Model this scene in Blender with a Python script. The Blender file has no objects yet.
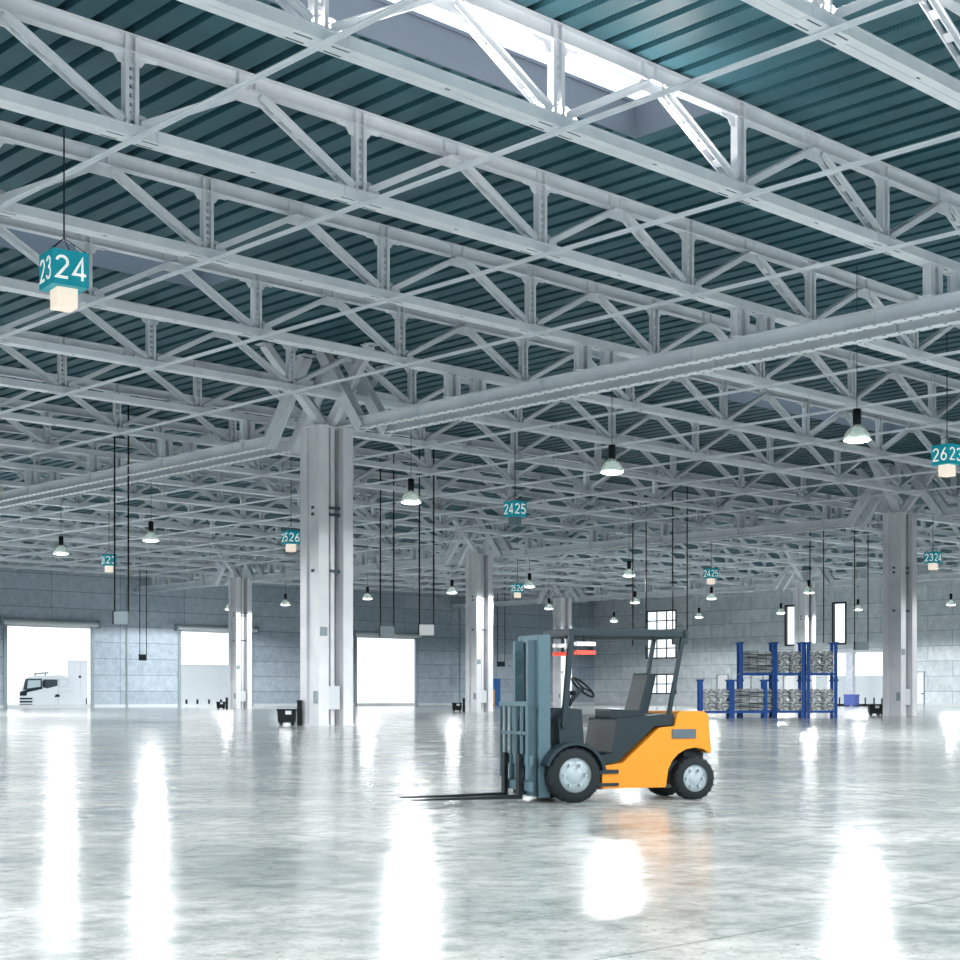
import bpy, math, random
from mathutils import Vector, Matrix
random.seed(7)
C = bpy.context.scene.collection
S = bpy.context.scene
PI = math.pi
YAW = .8165
R_ = Vector((math.sin(YAW), -math.cos(YAW), 0)); F_ = Vector((math.cos(YAW), math.sin(YAW), 0))
# hall measures (metres); x runs along the roof trusses, y along the girders
A = 6.815; B = 7.212; X0 = 18.665; Y0 = 24.587
ZB = 14.325; ZT = 16.75
XW = 165.0; YW = 151.5; XN = -30.0; YN = -30.0
COLX = (42.6, 90.3, 138.0); COLY = (55.44, 96.18, 132.0)

# ------------------------------------------------------------------ materials
def mat(name, col, rough=.5, metal=0, emit=None, es=1.0, spec=None):
    m = bpy.data.materials.new(name); m.use_nodes = True
    b = m.node_tree.nodes['Principled BSDF']
    b.inputs['Base Color'].default_value = (*col, 1); b.inputs['Roughness'].default_value = rough
    b.inputs['Metallic'].default_value = metal
    if spec is not None: b.inputs['Specular IOR Level'].default_value = spec
    if emit: b.inputs['Emission Color'].default_value = (*emit, 1); b.inputs['Emission Strength'].default_value = es
    return m
def noisy(m, c1, c2, scale=2.0, detail=6, vec=(1, 1, 1), lo=.35, hi=.65, bump=0, rough=None):
    nt = m.node_tree; N = nt.nodes; L = nt.links; b = N['Principled BSDF']
    tc = N.new('ShaderNodeTexCoord'); mp = N.new('ShaderNodeMapping'); mp.inputs['Scale'].default_value = vec
    n = N.new('ShaderNodeTexNoise'); n.inputs['Scale'].default_value = scale; n.inputs['Detail'].default_value = detail
    r = N.new('ShaderNodeValToRGB'); r.color_ramp.elements[0].position = lo; r.color_ramp.elements[1].position = hi
    r.color_ramp.elements[0].color = (*c1, 1); r.color_ramp.elements[1].color = (*c2, 1)
    L.new(tc.outputs['Object'], mp.inputs['Vector']); L.new(mp.outputs[0], n.inputs['Vector'])
    L.new(n.outputs['Fac'], r.inputs['Fac']); L.new(r.outputs[0], b.inputs['Base Color'])
    if bump:
        bp = N.new('ShaderNodeBump'); bp.inputs['Strength'].default_value = bump; bp.inputs['Distance'].default_value = .02
        L.new(n.outputs['Fac'], bp.inputs['Height']); L.new(bp.outputs[0], b.inputs['Normal'])
    return m

STEEL = noisy(mat('painted_steel', (.7, .72, .77), .42), (.68, .72, .775), (.77, .805, .85), 1.1, 4)
COLM = noisy(mat('column_paint', (.8, .8, .84), .4), (.70, .71, .745), (.80, .805, .83), .8, 4)
BOLT = mat('bolt_dark', (.05, .08, .1), .6)
BLACK = mat('black_paint', (.008, .012, .015), .5, spec=.15)
DARK = mat('dark_grey', (.014, .026, .033), .5, spec=.2)
RUBBER = mat('rubber', (.01, .015, .018), .75, spec=.2)
GREY = mat('grey_box', (.26, .33, .36), .5)
PALE = mat('pale_grey_paint', (.62, .66, .68), .5)
WHITE = mat('white_paint', (.85, .87, .88), .4)
TEAL = mat('sign_teal', (.0, .30, .38), .45, emit=(0, .3, .38), es=.22)  # emission added to brighten the sign faces
DIGIT = mat('sign_digit', (.9, .9, .88), .5, emit=(1, .97, .9), es=.4)  # digits given an added glow to read brighter
CREAM = mat('sign_lamp_lit', (.6, .52, .43), .5, emit=(1, .86, .72), es=.68)
OFFL = mat('sign_lamp_off', (.16, .22, .25), .4)
LENS = mat('lamp_lens', (1, .97, .9), .5, emit=(1, .95, .86), es=9)
DOME = mat('lamp_dome', (.42, .47, .48), .22, .75)
BLUE = mat('rack_blue', (.003, .07, .30), .45, spec=.2)
ORANGE = mat('forklift_orange', (.55, .205, .014), .45, spec=.25)
HUB = mat('wheel_hub', (.27, .33, .36), .5, .1)
SEAT = mat('seat_vinyl', (.012, .022, .028), .5, spec=.2)
RED = mat('red_lens', (.75, .05, .03), .3, emit=(1, .08, .04), es=.5)
YEL = mat('yellow_paint', (.75, .38, .05), .5)
BLUED = mat('door_blue', (.02, .12, .38), .5)
WINGLASS = mat('truck_glass', (.05, .07, .08), .1)
CURTAIN = mat('cab_window_light', (.55, .66, .68), .2)
FRAME = mat('window_frame_black', (.015, .02, .025), .5)
WELL = mat('skylight_curb', (.12, .155, .2), .6)
RODS = noisy(mat('galvanised_rods', (.5, .55, .56), .38, .3), (.035, .045, .05), (.62, .67, .68), 13, 2, (1, .07, 1), .42, .6)
STRAP = mat('strap_steel', (.12, .15, .16), .4, .4)
OUTG = mat('yard_concrete', (.8, .82, .83), .8)

def glass():
    m = bpy.data.materials.new('clear_pane'); m.use_nodes = True
    nt = m.node_tree; N = nt.nodes; L = nt.links; N.remove(N['Principled BSDF'])
    t = N.new('ShaderNodeBsdfTransparent'); g = N.new('ShaderNodeBsdfGlossy'); g.inputs['Roughness'].default_value = .05
    t.inputs['Color'].default_value = (.95, .98, 1, 1)
    x = N.new('ShaderNodeMixShader'); x.inputs[0].default_value = .05
    L.new(t.outputs[0], x.inputs[1]); L.new(g.outputs[0], x.inputs[2]); L.new(x.outputs[0], N['Material Output'].inputs[0])
    return m
GLASS = glass()
def dome_mat():
    m = bpy.data.materials.new('lamp_dome'); m.use_nodes = True
    nt = m.node_tree; N = nt.nodes; L = nt.links; b = N['Principled BSDF']
    b.inputs['Base Color'].default_value = (.3, .35, .36, 1); b.inputs['Roughness'].default_value = .2; b.inputs['Metallic'].default_value = .4
    t = N.new('ShaderNodeBsdfTransparent'); t.inputs['Color'].default_value = (.75, .82, .83, 1)
    u = N.new('ShaderNodeBsdfTranslucent'); u.inputs['Color'].default_value = (.6, .65, .62, 1)
    x = N.new('ShaderNodeMixShader'); x.inputs[0].default_value = .45; y = N.new('ShaderNodeMixShader'); y.inputs[0].default_value = .07
    L.new(b.outputs[0], x.inputs[1]); L.new(t.outputs[0], x.inputs[2]); L.new(x.outputs[0], y.inputs[1]); L.new(u.outputs[0], y.inputs[2])
    L.new(y.outputs[0], N['Material Output'].inputs[0]); return m
DOME = dome_mat()

def deck_mat():
    m = mat('trapezoidal_deck', (.05, .13, .17), .42, .0, spec=.2)
    nt = m.node_tree; N = nt.nodes; L = nt.links; b = N['Principled BSDF']
    tc = N.new('ShaderNodeTexCoord'); sp = N.new('ShaderNodeSeparateXYZ'); L.new(tc.outputs['Object'], sp.inputs[0])
    def sn(out, k):
        a = N.new('ShaderNodeMath'); a.operation = 'MULTIPLY'; a.inputs[1].default_value = k; L.new(out, a.inputs[0])
        s = N.new('ShaderNodeMath'); s.operation = 'SINE'; L.new(a.outputs[0], s.inputs[0]); return s.outputs[0]
    mu = N.new('ShaderNodeMath'); mu.operation = 'MULTIPLY'
    L.new(sn(sp.outputs[0], 60), mu.inputs[0]); L.new(sn(sp.outputs[1], 60), mu.inputs[1])
    n = N.new('ShaderNodeTexNoise'); n.inputs['Scale'].default_value = .5; L.new(tc.outputs['Object'], n.inputs['Vector'])
    ad = N.new('ShaderNodeMath'); ad.operation = 'MULTIPLY_ADD'; ad.inputs[1].default_value = .18
    L.new(mu.outputs[0], ad.inputs[0]); L.new(n.outputs['Fac'], ad.inputs[2])
    r = N.new('ShaderNodeValToRGB'); r.color_ramp.elements[0].position = .2; r.color_ramp.elements[1].position = .8
    r.color_ramp.elements[0].color = (.018, .068, .09, 1); r.color_ramp.elements[1].color = (.038, .12, .15, 1)
    L.new(ad.outputs[0], r.inputs[0]); L.new(r.outputs[0], b.inputs['Base Color'])
    return m
DECK = deck_mat()

def wall_mat(name, bw, bh, off, along, sh=0, k=1.0, t=(1, 1, 1)):
    m = mat(name, (.3, .35, .4), .7)
    nt = m.node_tree; N = nt.nodes; L = nt.links; b = N['Principled BSDF']
    tc = N.new('ShaderNodeTexCoord'); sp = N.new('ShaderNodeSeparateXYZ'); L.new(tc.outputs['Object'], sp.inputs[0])
    cb = N.new('ShaderNodeCombineXYZ'); a_ = N.new('ShaderNodeMath'); a_.operation = 'SUBTRACT'; a_.inputs[1].default_value = sh; L.new(sp.outputs[along], a_.inputs[0])
    L.new(a_.outputs[0], cb.inputs[0]); L.new(sp.outputs[2], cb.inputs[1])
    br = N.new('ShaderNodeTexBrick'); br.inputs['Scale'].default_value = 1; br.inputs['Brick Width'].default_value = bw
    br.inputs['Row Height'].default_value = bh; br.inputs['Mortar Size'].default_value = .045; br.inputs['Mortar Smooth'].default_value = .2
    br.offset = off; br.offset_frequency = 2
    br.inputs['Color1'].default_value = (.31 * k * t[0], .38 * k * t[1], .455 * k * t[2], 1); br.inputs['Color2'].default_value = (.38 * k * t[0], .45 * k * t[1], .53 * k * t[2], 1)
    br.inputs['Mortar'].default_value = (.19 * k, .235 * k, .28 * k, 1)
    L.new(cb.outputs[0], br.inputs['Vector'])
    n = N.new('ShaderNodeTexNoise'); n.inputs['Scale'].default_value = 1.3; n.inputs['Detail'].default_value = 9; n.inputs['Roughness'].default_value = .7
    L.new(tc.outputs['Object'], n.inputs['Vector'])
    r = N.new('ShaderNodeValToRGB'); r.color_ramp.elements[0].position = .3; r.color_ramp.elements[1].position = .7
    r.color_ramp.elements[0].color = (.72, .74, .76, 1); r.color_ramp.elements[1].color = (1.15, 1.15, 1.15, 1); L.new(n.outputs['Fac'], r.inputs[0])
    mx = N.new('ShaderNodeMixRGB'); mx.blend_type = 'MULTIPLY'; mx.inputs[0].default_value = 1
    L.new(br.outputs['Color'], mx.inputs[1]); L.new(r.outputs[0], mx.inputs[2]); L.new(mx.outputs[0], b.inputs['Base Color'])
    return m
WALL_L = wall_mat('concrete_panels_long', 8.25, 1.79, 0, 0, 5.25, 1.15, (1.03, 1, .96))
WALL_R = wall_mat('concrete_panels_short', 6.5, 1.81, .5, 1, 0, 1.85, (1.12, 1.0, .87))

def floor_mat():
    m = mat('polished_concrete', (.5, .53, .53), .2)
    nt = m.node_tree; N = nt.nodes; L = nt.links; b = N['Principled BSDF']
    tc = N.new('ShaderNodeTexCoord')
    def noise(scale, detail, vec=(1, 1, 1), rough=.6):
        mp = N.new('ShaderNodeMapping'); mp.inputs['Scale'].default_value = vec; L.new(tc.outputs['Object'], mp.inputs[0])
        n = N.new('ShaderNodeTexNoise'); n.inputs['Scale'].default_value = scale; n.inputs['Detail'].default_value = detail
        n.inputs['Roughness'].default_value = rough; L.new(mp.outputs[0], n.inputs['Vector']); return n.outputs['Fac']
    def ramp(f, p0, c0, p1, c1):
        r = N.new('ShaderNodeValToRGB'); r.color_ramp.elements[0].position = p0; r.color_ramp.elements[1].position = p1
        r.color_ramp.elements[0].color = (*c0, 1); r.color_ramp.elements[1].color = (*c1, 1); L.new(f, r.inputs[0]); return r.outputs[0]
    def mulc(a, c, f=1):
        x = N.new('ShaderNodeMixRGB'); x.blend_type = 'MULTIPLY'; x.inputs[0].default_value = f; L.new(a, x.inputs[1]); L.new(c, x.inputs[2]); return x.outputs[0]
    base = ramp(noise(.35, 8, (1, 1, 1), .7), .36, (.31, .345, .34), .64, (.68, .68, .65))
    fine = ramp(noise(3.2, 12, (1, 1, 1), .8), .36, (.42, .47, .47), .56, (1, 1, 1))
    pit = ramp(noise(22, 3, (1, 1, 1), .6), .31, (.25, .28, .28), .37, (1, 1, 1))
    br = N.new('ShaderNodeTexBrick'); br.inputs['Scale'].default_value = 1; br.inputs['Brick Width'].default_value = 9
    br.inputs['Row Height'].default_value = 5.37; br.inputs['Mortar Size'].default_value = .011; br.offset = 0
    br.inputs['Color1'].default_value = (1, 1, 1, 1); br.inputs['Color2'].default_value = (.93, .94, .94, 1); br.inputs['Mortar'].default_value = (.5, .53, .54, 1)
    L.new(tc.outputs['Object'], br.inputs['Vector'])
    col = mulc(mulc(mulc(base, fine, .9), pit, .85), br.outputs['Color'])
    L.new(col, b.inputs['Base Color'])
    rr = N.new('ShaderNodeMapRange'); L.new(noise(.8, 7, (1, 1, 1), .7), rr.inputs[0])
    rr.inputs[1].default_value = .3; rr.inputs[2].default_value = .7; rr.inputs[3].default_value = .1; rr.inputs[4].default_value = .2
    L.new(rr.outputs[0], b.inputs['Roughness'])
    bp = N.new('ShaderNodeBump'); bp.inputs['Strength'].default_value = .12; bp.inputs['Distance'].default_value = .012
    L.new(noise(9, 10, (1, 1, 1), .75), bp.inputs['Height']); L.new(bp.outputs[0], b.inputs['Normal'])
    b.inputs['Specular IOR Level'].default_value = .22
    return m
FLOOR = floor_mat()

# ------------------------------------------------------------------ mesh builder
class MB:
    def __init__(s): s.v = []; s.f = []; s.m = []; s.sm = []
    def add(s, vs, fs, mi=0, smooth=False, M=None):
        o = len(s.v)
        s.v += [tuple(M @ Vector(p)) if M else tuple(p) for p in vs]
        s.f += [tuple(o + i for i in f) for f in fs]; s.m += [mi] * len(fs); s.sm += [smooth] * len(fs)
    def box(s, a, b, mi=0, M=None):
        x0, y0, z0 = a; x1, y1, z1 = b
        s.add([(x0, y0, z0), (x1, y0, z0), (x1, y1, z0), (x0, y1, z0), (x0, y0, z1), (x1, y0, z1), (x1, y1, z1), (x0, y1, z1)],
              [(0, 3, 2, 1), (4, 5, 6, 7), (0, 1, 5, 4), (1, 2, 6, 5), (2, 3, 7, 6), (3, 0, 4, 7)], mi, False, M)
    def cbox(s, c, d, mi=0, M=None):
        s.box([c[i] - d[i] / 2 for i in range(3)], [c[i] + d[i] / 2 for i in range(3)], mi, M)
    def prism(s, poly, axis, a, b, mi=0, M=None, smooth=False):
        # poly: 2-D outline in the two other axes (x,z for 'y'; y,z for 'x'; x,y for 'z')
        def P(p, t): return {'y': (p[0], t, p[1]), 'x': (t, p[0], p[1]), 'z': (p[0], p[1], t)}[axis]
        n = len(poly); vs = [P(p, a) for p in poly] + [P(p, b) for p in poly]
        s.add(vs, [tuple(range(n)), tuple(range(2 * n - 1, n - 1, -1))], mi, False, M)
        s.add(vs, [(i, (i + 1) % n, n + (i + 1) % n, n + i) for i in range(n)], mi, smooth, M)
    def frame(s, p, q, up=(0, 0, 1)):
        p = Vector(p); q = Vector(q); z = (q - p); l = z.length; z.normalize()
        x = Vector(up).cross(z)
        if x.length < 1e-4: x = Vector((1, 0, 0)).cross(z)
        x.normalize(); y = z.cross(x)
        M = Matrix((x, y, z)).transposed().to_4x4(); M.translation = p
        return M, l
    def beam(s, p, q, w, h, mi=0, up=(0, 0, 1), off=(0, 0)):
        # box bar from p to q: w across, h along 'up'
        M, l = s.frame(p, q, up); s.box((off[0] - w / 2, off[1] - h / 2, 0), (off[0] + w / 2, off[1] + h / 2, l), mi, M)
    def tube(s, p, q, r, n=8, mi=0, r2=None):
        M, l = s.frame(p, q); r2 = r if r2 is None else r2
        vs = [(r * math.cos(2 * PI * i / n), r * math.sin(2 * PI * i / n), 0) for i in range(n)] + [(r2 * math.cos(2 * PI * i / n), r2 * math.sin(2 * PI * i / n), l) for i in range(n)]
        s.add(vs, [(i, (i + 1) % n, n + (i + 1) % n, n + i) for i in range(n)], mi, True, M)
        s.add(vs, [tuple(range(n - 1, -1, -1)), tuple(range(n, 2 * n))], mi, False, M)
    def lathe(s, prof, n=24, mi=0, M=None):
        vs = []; fs = []
        for r, z in prof: vs += [(r * math.cos(2 * PI * i / n), r * math.sin(2 * PI * i / n), z) for i in range(n)]
        for k in range(len(prof) - 1):
            fs += [(k * n + i, k * n + (i + 1) % n, (k + 1) * n + (i + 1) % n, (k + 1) * n + i) for i in range(n)]
        s.add(vs, fs, mi, True, M)
    def mesh(s, name, mats):
        me = bpy.data.meshes.new(name); me.from_pydata(s.v, [], s.f)
        for x in (mats if isinstance(mats, (list, tuple)) else [mats]): me.materials.append(x)
        me.polygons.foreach_set('material_index', s.m); me.polygons.foreach_set('use_smooth', s.sm)
        me.update(); return me
    def build(s, name, mats, parent=None, loc=None, bevel=0):
        o = bpy.data.objects.new(name, s.mesh(name, mats)); C.objects.link(o)
        if parent: o.parent = parent
        if loc: o.location = loc
        if bevel:
            b = o.modifiers.new('bevel', 'BEVEL'); b.width = bevel; b.segments = 2; b.limit_method = 'ANGLE'
        return o
def inst(name, me, parent=None, loc=(0, 0, 0), rz=0):
    o = bpy.data.objects.new(name, me); C.objects.link(o); o.parent = parent; o.location = loc; o.rotation_euler = (0, 0, rz); return o
def tag(o, label, cat, group=None, kind=None):
    if label: o['label'] = label
    if cat: o['category'] = cat
    if group: o['group'] = group
    if kind: o['kind'] = kind
    return o
def empty(name, loc, label, cat, group=None, rz=0):
    o = bpy.data.objects.new(name, None); C.objects.link(o); o.location = loc; o.rotation_euler = (0, 0, rz); o.empty_display_size = .3
    return tag(o, label, cat, group)
def copy_tree(o, parent=None):
    c = o.copy(); C.objects.link(c); c.parent = parent
    for ch in o.children: copy_tree(ch, c)
    return c
def struct(o): o['kind'] = 'structure'; return o
ORD = ['first', 'second', 'third', 'fourth', 'fifth', 'sixth', 'seventh', 'eighth', 'ninth', 'tenth', 'eleventh', 'twelfth', 'thirteenth',
       'fourteenth', 'fifteenth', 'sixteenth', 'seventeenth', 'eighteenth', 'nineteenth', 'twentieth', 'twenty-first', 'twenty-second',
       'twenty-third', 'twenty-fourth', 'twenty-fifth']
def px(X, Y):
    d = X * F_.x + Y * F_.y; r = X * R_.x + Y * R_.y
    return (480 + 1541.4 * r / d if d > 1 else 9e9), d

# ------------------------------------------------------------------ setting
m = MB(); m.box((XN, YN, -.3), (XW + .4, YW + .4, 0)); struct(m.build('floor', FLOOR))
m = MB(); m.box((-250, YW + .4, -1.2), (520, 420, -.9)); m.box((XW + .4, -250, -1.2), (520, YW + .4, -.9)); m.box((-250, -250, -1.2), (XW + .4, YN - .4, -.9)); m.box((-250, YN - .4, -1.2), (XN - .4, YW + .4, -.9))
struct(m.build('ground', OUTG))

def wall(name, axis, at, th, lo, hi, z1, holes, material):
    # holes: (a0,a1,z0,z1) along the wall
    mb = MB(); xs = sorted({lo, hi, *[h[0] for h in holes], *[h[1] for h in holes]})
    zs = sorted({0, z1, *[h[2] for h in holes], *[h[3] for h in holes]})
    for i in range(len(xs) - 1):
        a, b = xs[i], xs[i + 1]; run = None
        for k in range(len(zs) - 1):
            c, d = zs[k], zs[k + 1]; mid = ((a + b) / 2, (c + d) / 2)
            solid = not any(h[0] < mid[0] < h[1] and h[2] < mid[1] < h[3] for h in holes)
            if solid:
                if run is None: run = c
            if (not solid or k == len(zs) - 2) and run is not None:
                top = d if solid else c
                if axis == 'x': mb.box((a, at, run), (b, at + th, top))
                else: mb.box((at, a, run), (at + th, b, top))
                run = None
    return struct(mb.build(name, material))
DOORS_L = [(74.2, 84.3, 0, 8.85), (95.3, 105.2, 0, 8.85), (120.9, 131.0, 0, 8.85)]
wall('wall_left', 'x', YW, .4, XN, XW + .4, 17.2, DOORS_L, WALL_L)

def yr(p):  # y on the right wall seen at pixel column p
    t = (p - 480) / 1541.4; d = XW / (F_.x + t * R_.x); return d * (F_.y + t * R_.y)
def zr(p, yy):
    t = (p - 480) / 1541.4; d = XW / (F_.x + t * R_.x); return 1.36 + (695.2 - yy) * d / 1541.4
HOL = []
def hole(pa, pb, ya, yb):
    pm = (pa + pb) / 2; z0 = zr(pm, yb); z1 = zr(pm, ya)
    h = (yr(pb), yr(pa), max(z0, 0) if z0 > .6 else 0, z1); HOL.append(h); return h
w1 = hole(646.5, 675.6, 611.5, 657.5); w2 = hole(646.5, 675.6, 675, 693)
w3 = hole(786, 798, 606.5, 644.5); w4 = hole(833.5, 845.2, 603.5, 643)
d4 = hole(826, 891, 652.5, 707); d5 = hole(784, 803, 676, 707); d6 = hole(751.5, 763, 676.5, 707); d7 = hole(717.5, 728, 675.5, 707); d8 = hole(916.5, 924, 672.5, 707)
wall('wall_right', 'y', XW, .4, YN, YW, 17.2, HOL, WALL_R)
INNER = mat('white_wall_paint', (.55, .57, .59), .7)  # tone of the unseen walls set for the fill they bounce
wall('wall_back', 'x', YN - .4, .4, XN, XW + .4, 17.2, [(x, x + 11, 0, 9) for x in range(-24, 90, 16)], INNER)  # openings in both unseen walls added for frontal daylight fill
wall('wall_near', 'y', XN - .4, .4, YN - .4, YW + .4, 17.2, [(y, y + 11, 0, 9) for y in range(-24, 90, 16)], INNER)

def window(n, h, cols, rows, fw=.16):
    mb = MB(); y0, y1, z0, z1 = h; x = XW + .12
    mb.box((XW - .06, y0 - fw, z0 - fw), (XW + .3, y0 + .02, z1 + fw)); mb.box((XW - .06, y1 - .02, z0 - fw), (XW + .3, y1 + fw, z1 + fw))
    mb.box((XW - .06, y0, z0 - fw), (XW + .3, y1, z0 + .02)); mb.box((XW - .06, y0, z1 - .02), (XW + .3, y1, z1 + fw))
    for i in range(1, cols): y = y0 + (y1 - y0) * i / cols; mb.box((x, y - .07, z0), (x + .12, y + .07, z1))
    for i in range(1, rows): z = z0 + (z1 - z0) * i / rows; mb.box((x, y0, z - .07), (x + .12, y1, z + .07))
    o = struct(mb.build('window_%d' % n, FRAME))
    g = MB(); g.box((x + .05, y0, z0), (x + .07, y1, z1)); g.build('window_pane', GLASS, o)
window(1, w1, 3, 5); window(2, w2, 3, 2); window(3, w3, 1, 1, .2); window(4, w4, 1, 1, .2)
for k, (a, b, z0, z1) in enumerate(DOORS_L):
    mb = MB()
    for xx in (a, b): mb.box((xx - .18, YW - .16, 0), (xx + .18, YW + .05, z1))
    o = struct(mb.build('door_%d' % (k + 1), WALL_L if 0 else GREY))
    s = MB(); s.tube((a - .5, YW - .32, z1 + .2), (b + .5, YW - .32, z1 + .2), .27, 16)
    s.build('shutter_roll', PALE, o)
    s = MB()
    for xx in (a - .6, b + .6): s.box((xx - .12, YW - .75, z1 - .2), (xx + .12, YW, z1 + .62))
    s.build('roll_bracket', GREY, o)
    s = MB(); s.box((a, YW + .05, z1 - .25), (b, YW + .12, z1 + .1)); s.build('shutter_edge', PALE, o)
for k, (h, nm) in enumerate(((d4, 4), (d5, 5), (d6, 6), (d7, 7), (d8, 8))):
    mb = MB(); a, b, z0, z1 = h; t = .12 if nm > 4 else .3
    mb.box((XW - .12, a - t, 0), (XW, a, z1 + t)); mb.box((XW - .12, b, 0), (XW, b + t, z1 + t)); mb.box((XW - .12, a, z1), (XW, b, z1 + t))
    struct(mb.build('door_%d' % nm, PALE if nm == 4 else GREY))
    if nm > 4:
        s = MB(); s.box((XW + .1, a, 0), (XW + .2, b, z1 - .05)); s.build('door_leaf', mat('door_leaf_%d' % nm, (.86, .88, .88) if nm != 6 else (.55, .6, .64), .4), bpy.data.objects['door_%d' % nm])
        s = MB(); s.box((XW - .04, a + .12, 1.5), (XW + .08, a + .3, 1.62)); s.build('door_handle', DARK, bpy.data.objects['door_%d' % nm])
# blue side door in the left wall
mb = MB(); mb.box((144.2, YW - .08, 0), (146.1, YW, 3.6)); o = struct(mb.build('door_9', BLUED))
s = MB(); s.box((144.5, YW - .14, 1.7), (144.62, YW - .06, 2.0)); s.build('door_handle', DARK, o)
# conduits and pilaster on left wall
for n, xx in enumerate((88.55, 138.6)):
    mb = MB(); mb.box((xx - .1, YW - .14, 0), (xx + .1, YW, 13.6)); struct(mb.build('trim_%d' % (n + 1), GREY))
mb = MB(); mb.box((XN, YW - .05, 0), (XW, YW, .35)); struct(mb.build('baseboard_left', PALE))
mb = MB(); mb.box((XW - .05, YN, 0), (XW, 103, .35)); mb.box((XW - .05, 123, 0), (XW, YW, .35)); struct(mb.build('baseboard_right', PALE))

# ------------------------------------------------------------------ roof deck with skylight wells
P_ = A / 8; NR = int((XW - XN) / P_) + 1
XR = X0 - P_ * math.floor((X0 - XN) / P_)
def xk(k): return XR + k * P_
WELLS = []
for cx in (32.4, 80.1, 127.8):
    k1 = round((cx - XR) / P_); k0 = k1 - 20
    for j in (0, 3, 6, 9, 12, 15):
        WELLS.append((k0, k1, Y0 + j * B + .32, Y0 + j * B + 3.5))
mb = MB()
for k in range(-1, NR + 1):
    xa = xk(k)
    if xa < XN - P_: continue
    iv = sorted((w[2], w[3]) for w in WELLS if w[0] <= k < w[1])
    ys = [YN]
    for a, b in iv: ys += [a, b]
    ys.append(YW)
    pr = [(xa, ZT), (xa + .585, ZT), (xa + .60, ZT + .3), (xa + P_ - .015, ZT + .3), (xa + P_, ZT)]
    for i in range(0, len(ys), 2):
        a, b = ys[i], ys[i + 1]; n = len(pr)
        mb.add([(p[0], a, p[1]) for p in pr] + [(p[0], b, p[1]) for p in pr], [(q, q + 1, n + q + 1, n + q) for q in range(n - 1)])
roof = struct(mb.build('ceiling', DECK))
mb = MB()   # weather skin above the deck so no daylight leaks in
ks = sorted({w[0] for w in WELLS} | {w[1] for w in WELLS})
xe = [XN - 1] + [xk(k) for k in ks] + [XW + 1]
for i in range(len(xe) - 1):
    iv = sorted((w[2], w[3]) for w in WELLS if abs(xk(w[0]) - xe[i]) < .01)
    ys = [YN - 1] + [t for ab in iv for t in ab] + [YW + 1]
    for q in range(0, len(ys), 2): mb.box((xe[i], ys[q], ZT + .34), (xe[i + 1], ys[q + 1], ZT + .45))
struct(mb.build('roof_skin', GREY))
mbw = MB(); mbw.v = []
t0 = MB(); Lx = P_ * 20; Wy = 3.18
for a, b in (((0, 0), (Lx, .06)), ((0, Wy - .06), (Lx, Wy)), ((0, 0), (.06, Wy)), ((Lx - .06, 0), (Lx, Wy))):
    t0.box((a[0], a[1], -.02), (b[0], b[1], .9))
    t0.box((a[0] - .06, a[1] - .06, .9), (b[0] + .06, b[1] + .06, .98), 0)
wme = t0.mesh('skylight_well', WELL)
g = MB(); g.box((0, 0, .94), (Lx, Wy, .96)); gme = g.mesh('skylight_pane', GLASS)
n = 10
for w in WELLS:
    o = inst('window_%d' % n, wme, None, (xk(w[0]), w[2], ZT)); struct(o); inst('skylight_pane', gme, o); n += 1

# ------------------------------------------------------------------ roof trusses
def post_mesh():
    m = MB(); z0, z1 = ZB + .2, ZT - .05
    for sx in (-1, 1):   # two angles with battens between
        m.box((sx * .13 - .03, -.11, z0), (sx * .13 + .03, .11, z1))
        m.box((sx * .13 - .05, -.13, z0), (sx * .13 + .05, -.10, z1))
    z = z0 + .25
    while z < z1 - .5:
        m.box((-.11, -.03, z), (.11, .03, z + .1)); z += .21
    m.box((-.3, -.02, z0), (.3, .02, z0 + .32))
    return m.mesh('post', STEEL)
def diag_mesh(s):
    m = MB(); p = Vector((0 + s * .25, 0, ZB + .34)); q = Vector((s * (A / 2 - .22), 0, ZT - .5))
    for off in (-.11, .11):
        m.beam(p, q, .035, .17, up=(0, 1, 0) if 0 else (0, 0, 1), off=(off, 0))
        m.beam(p, q, .1, .03, off=(off + (.03 if off > 0 else -.03), .085))
    d = (q - p)
    for k in range(1, 5):
        c = p + d * k / 5; e = d.normalized() * .12
        m.beam(c - e, c + e, .22, .03)
    return m.mesh('diagonal', STEEL)
PM = post_mesh(); DM = {1: diag_mesh(1), -1: diag_mesh(-1)}
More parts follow.
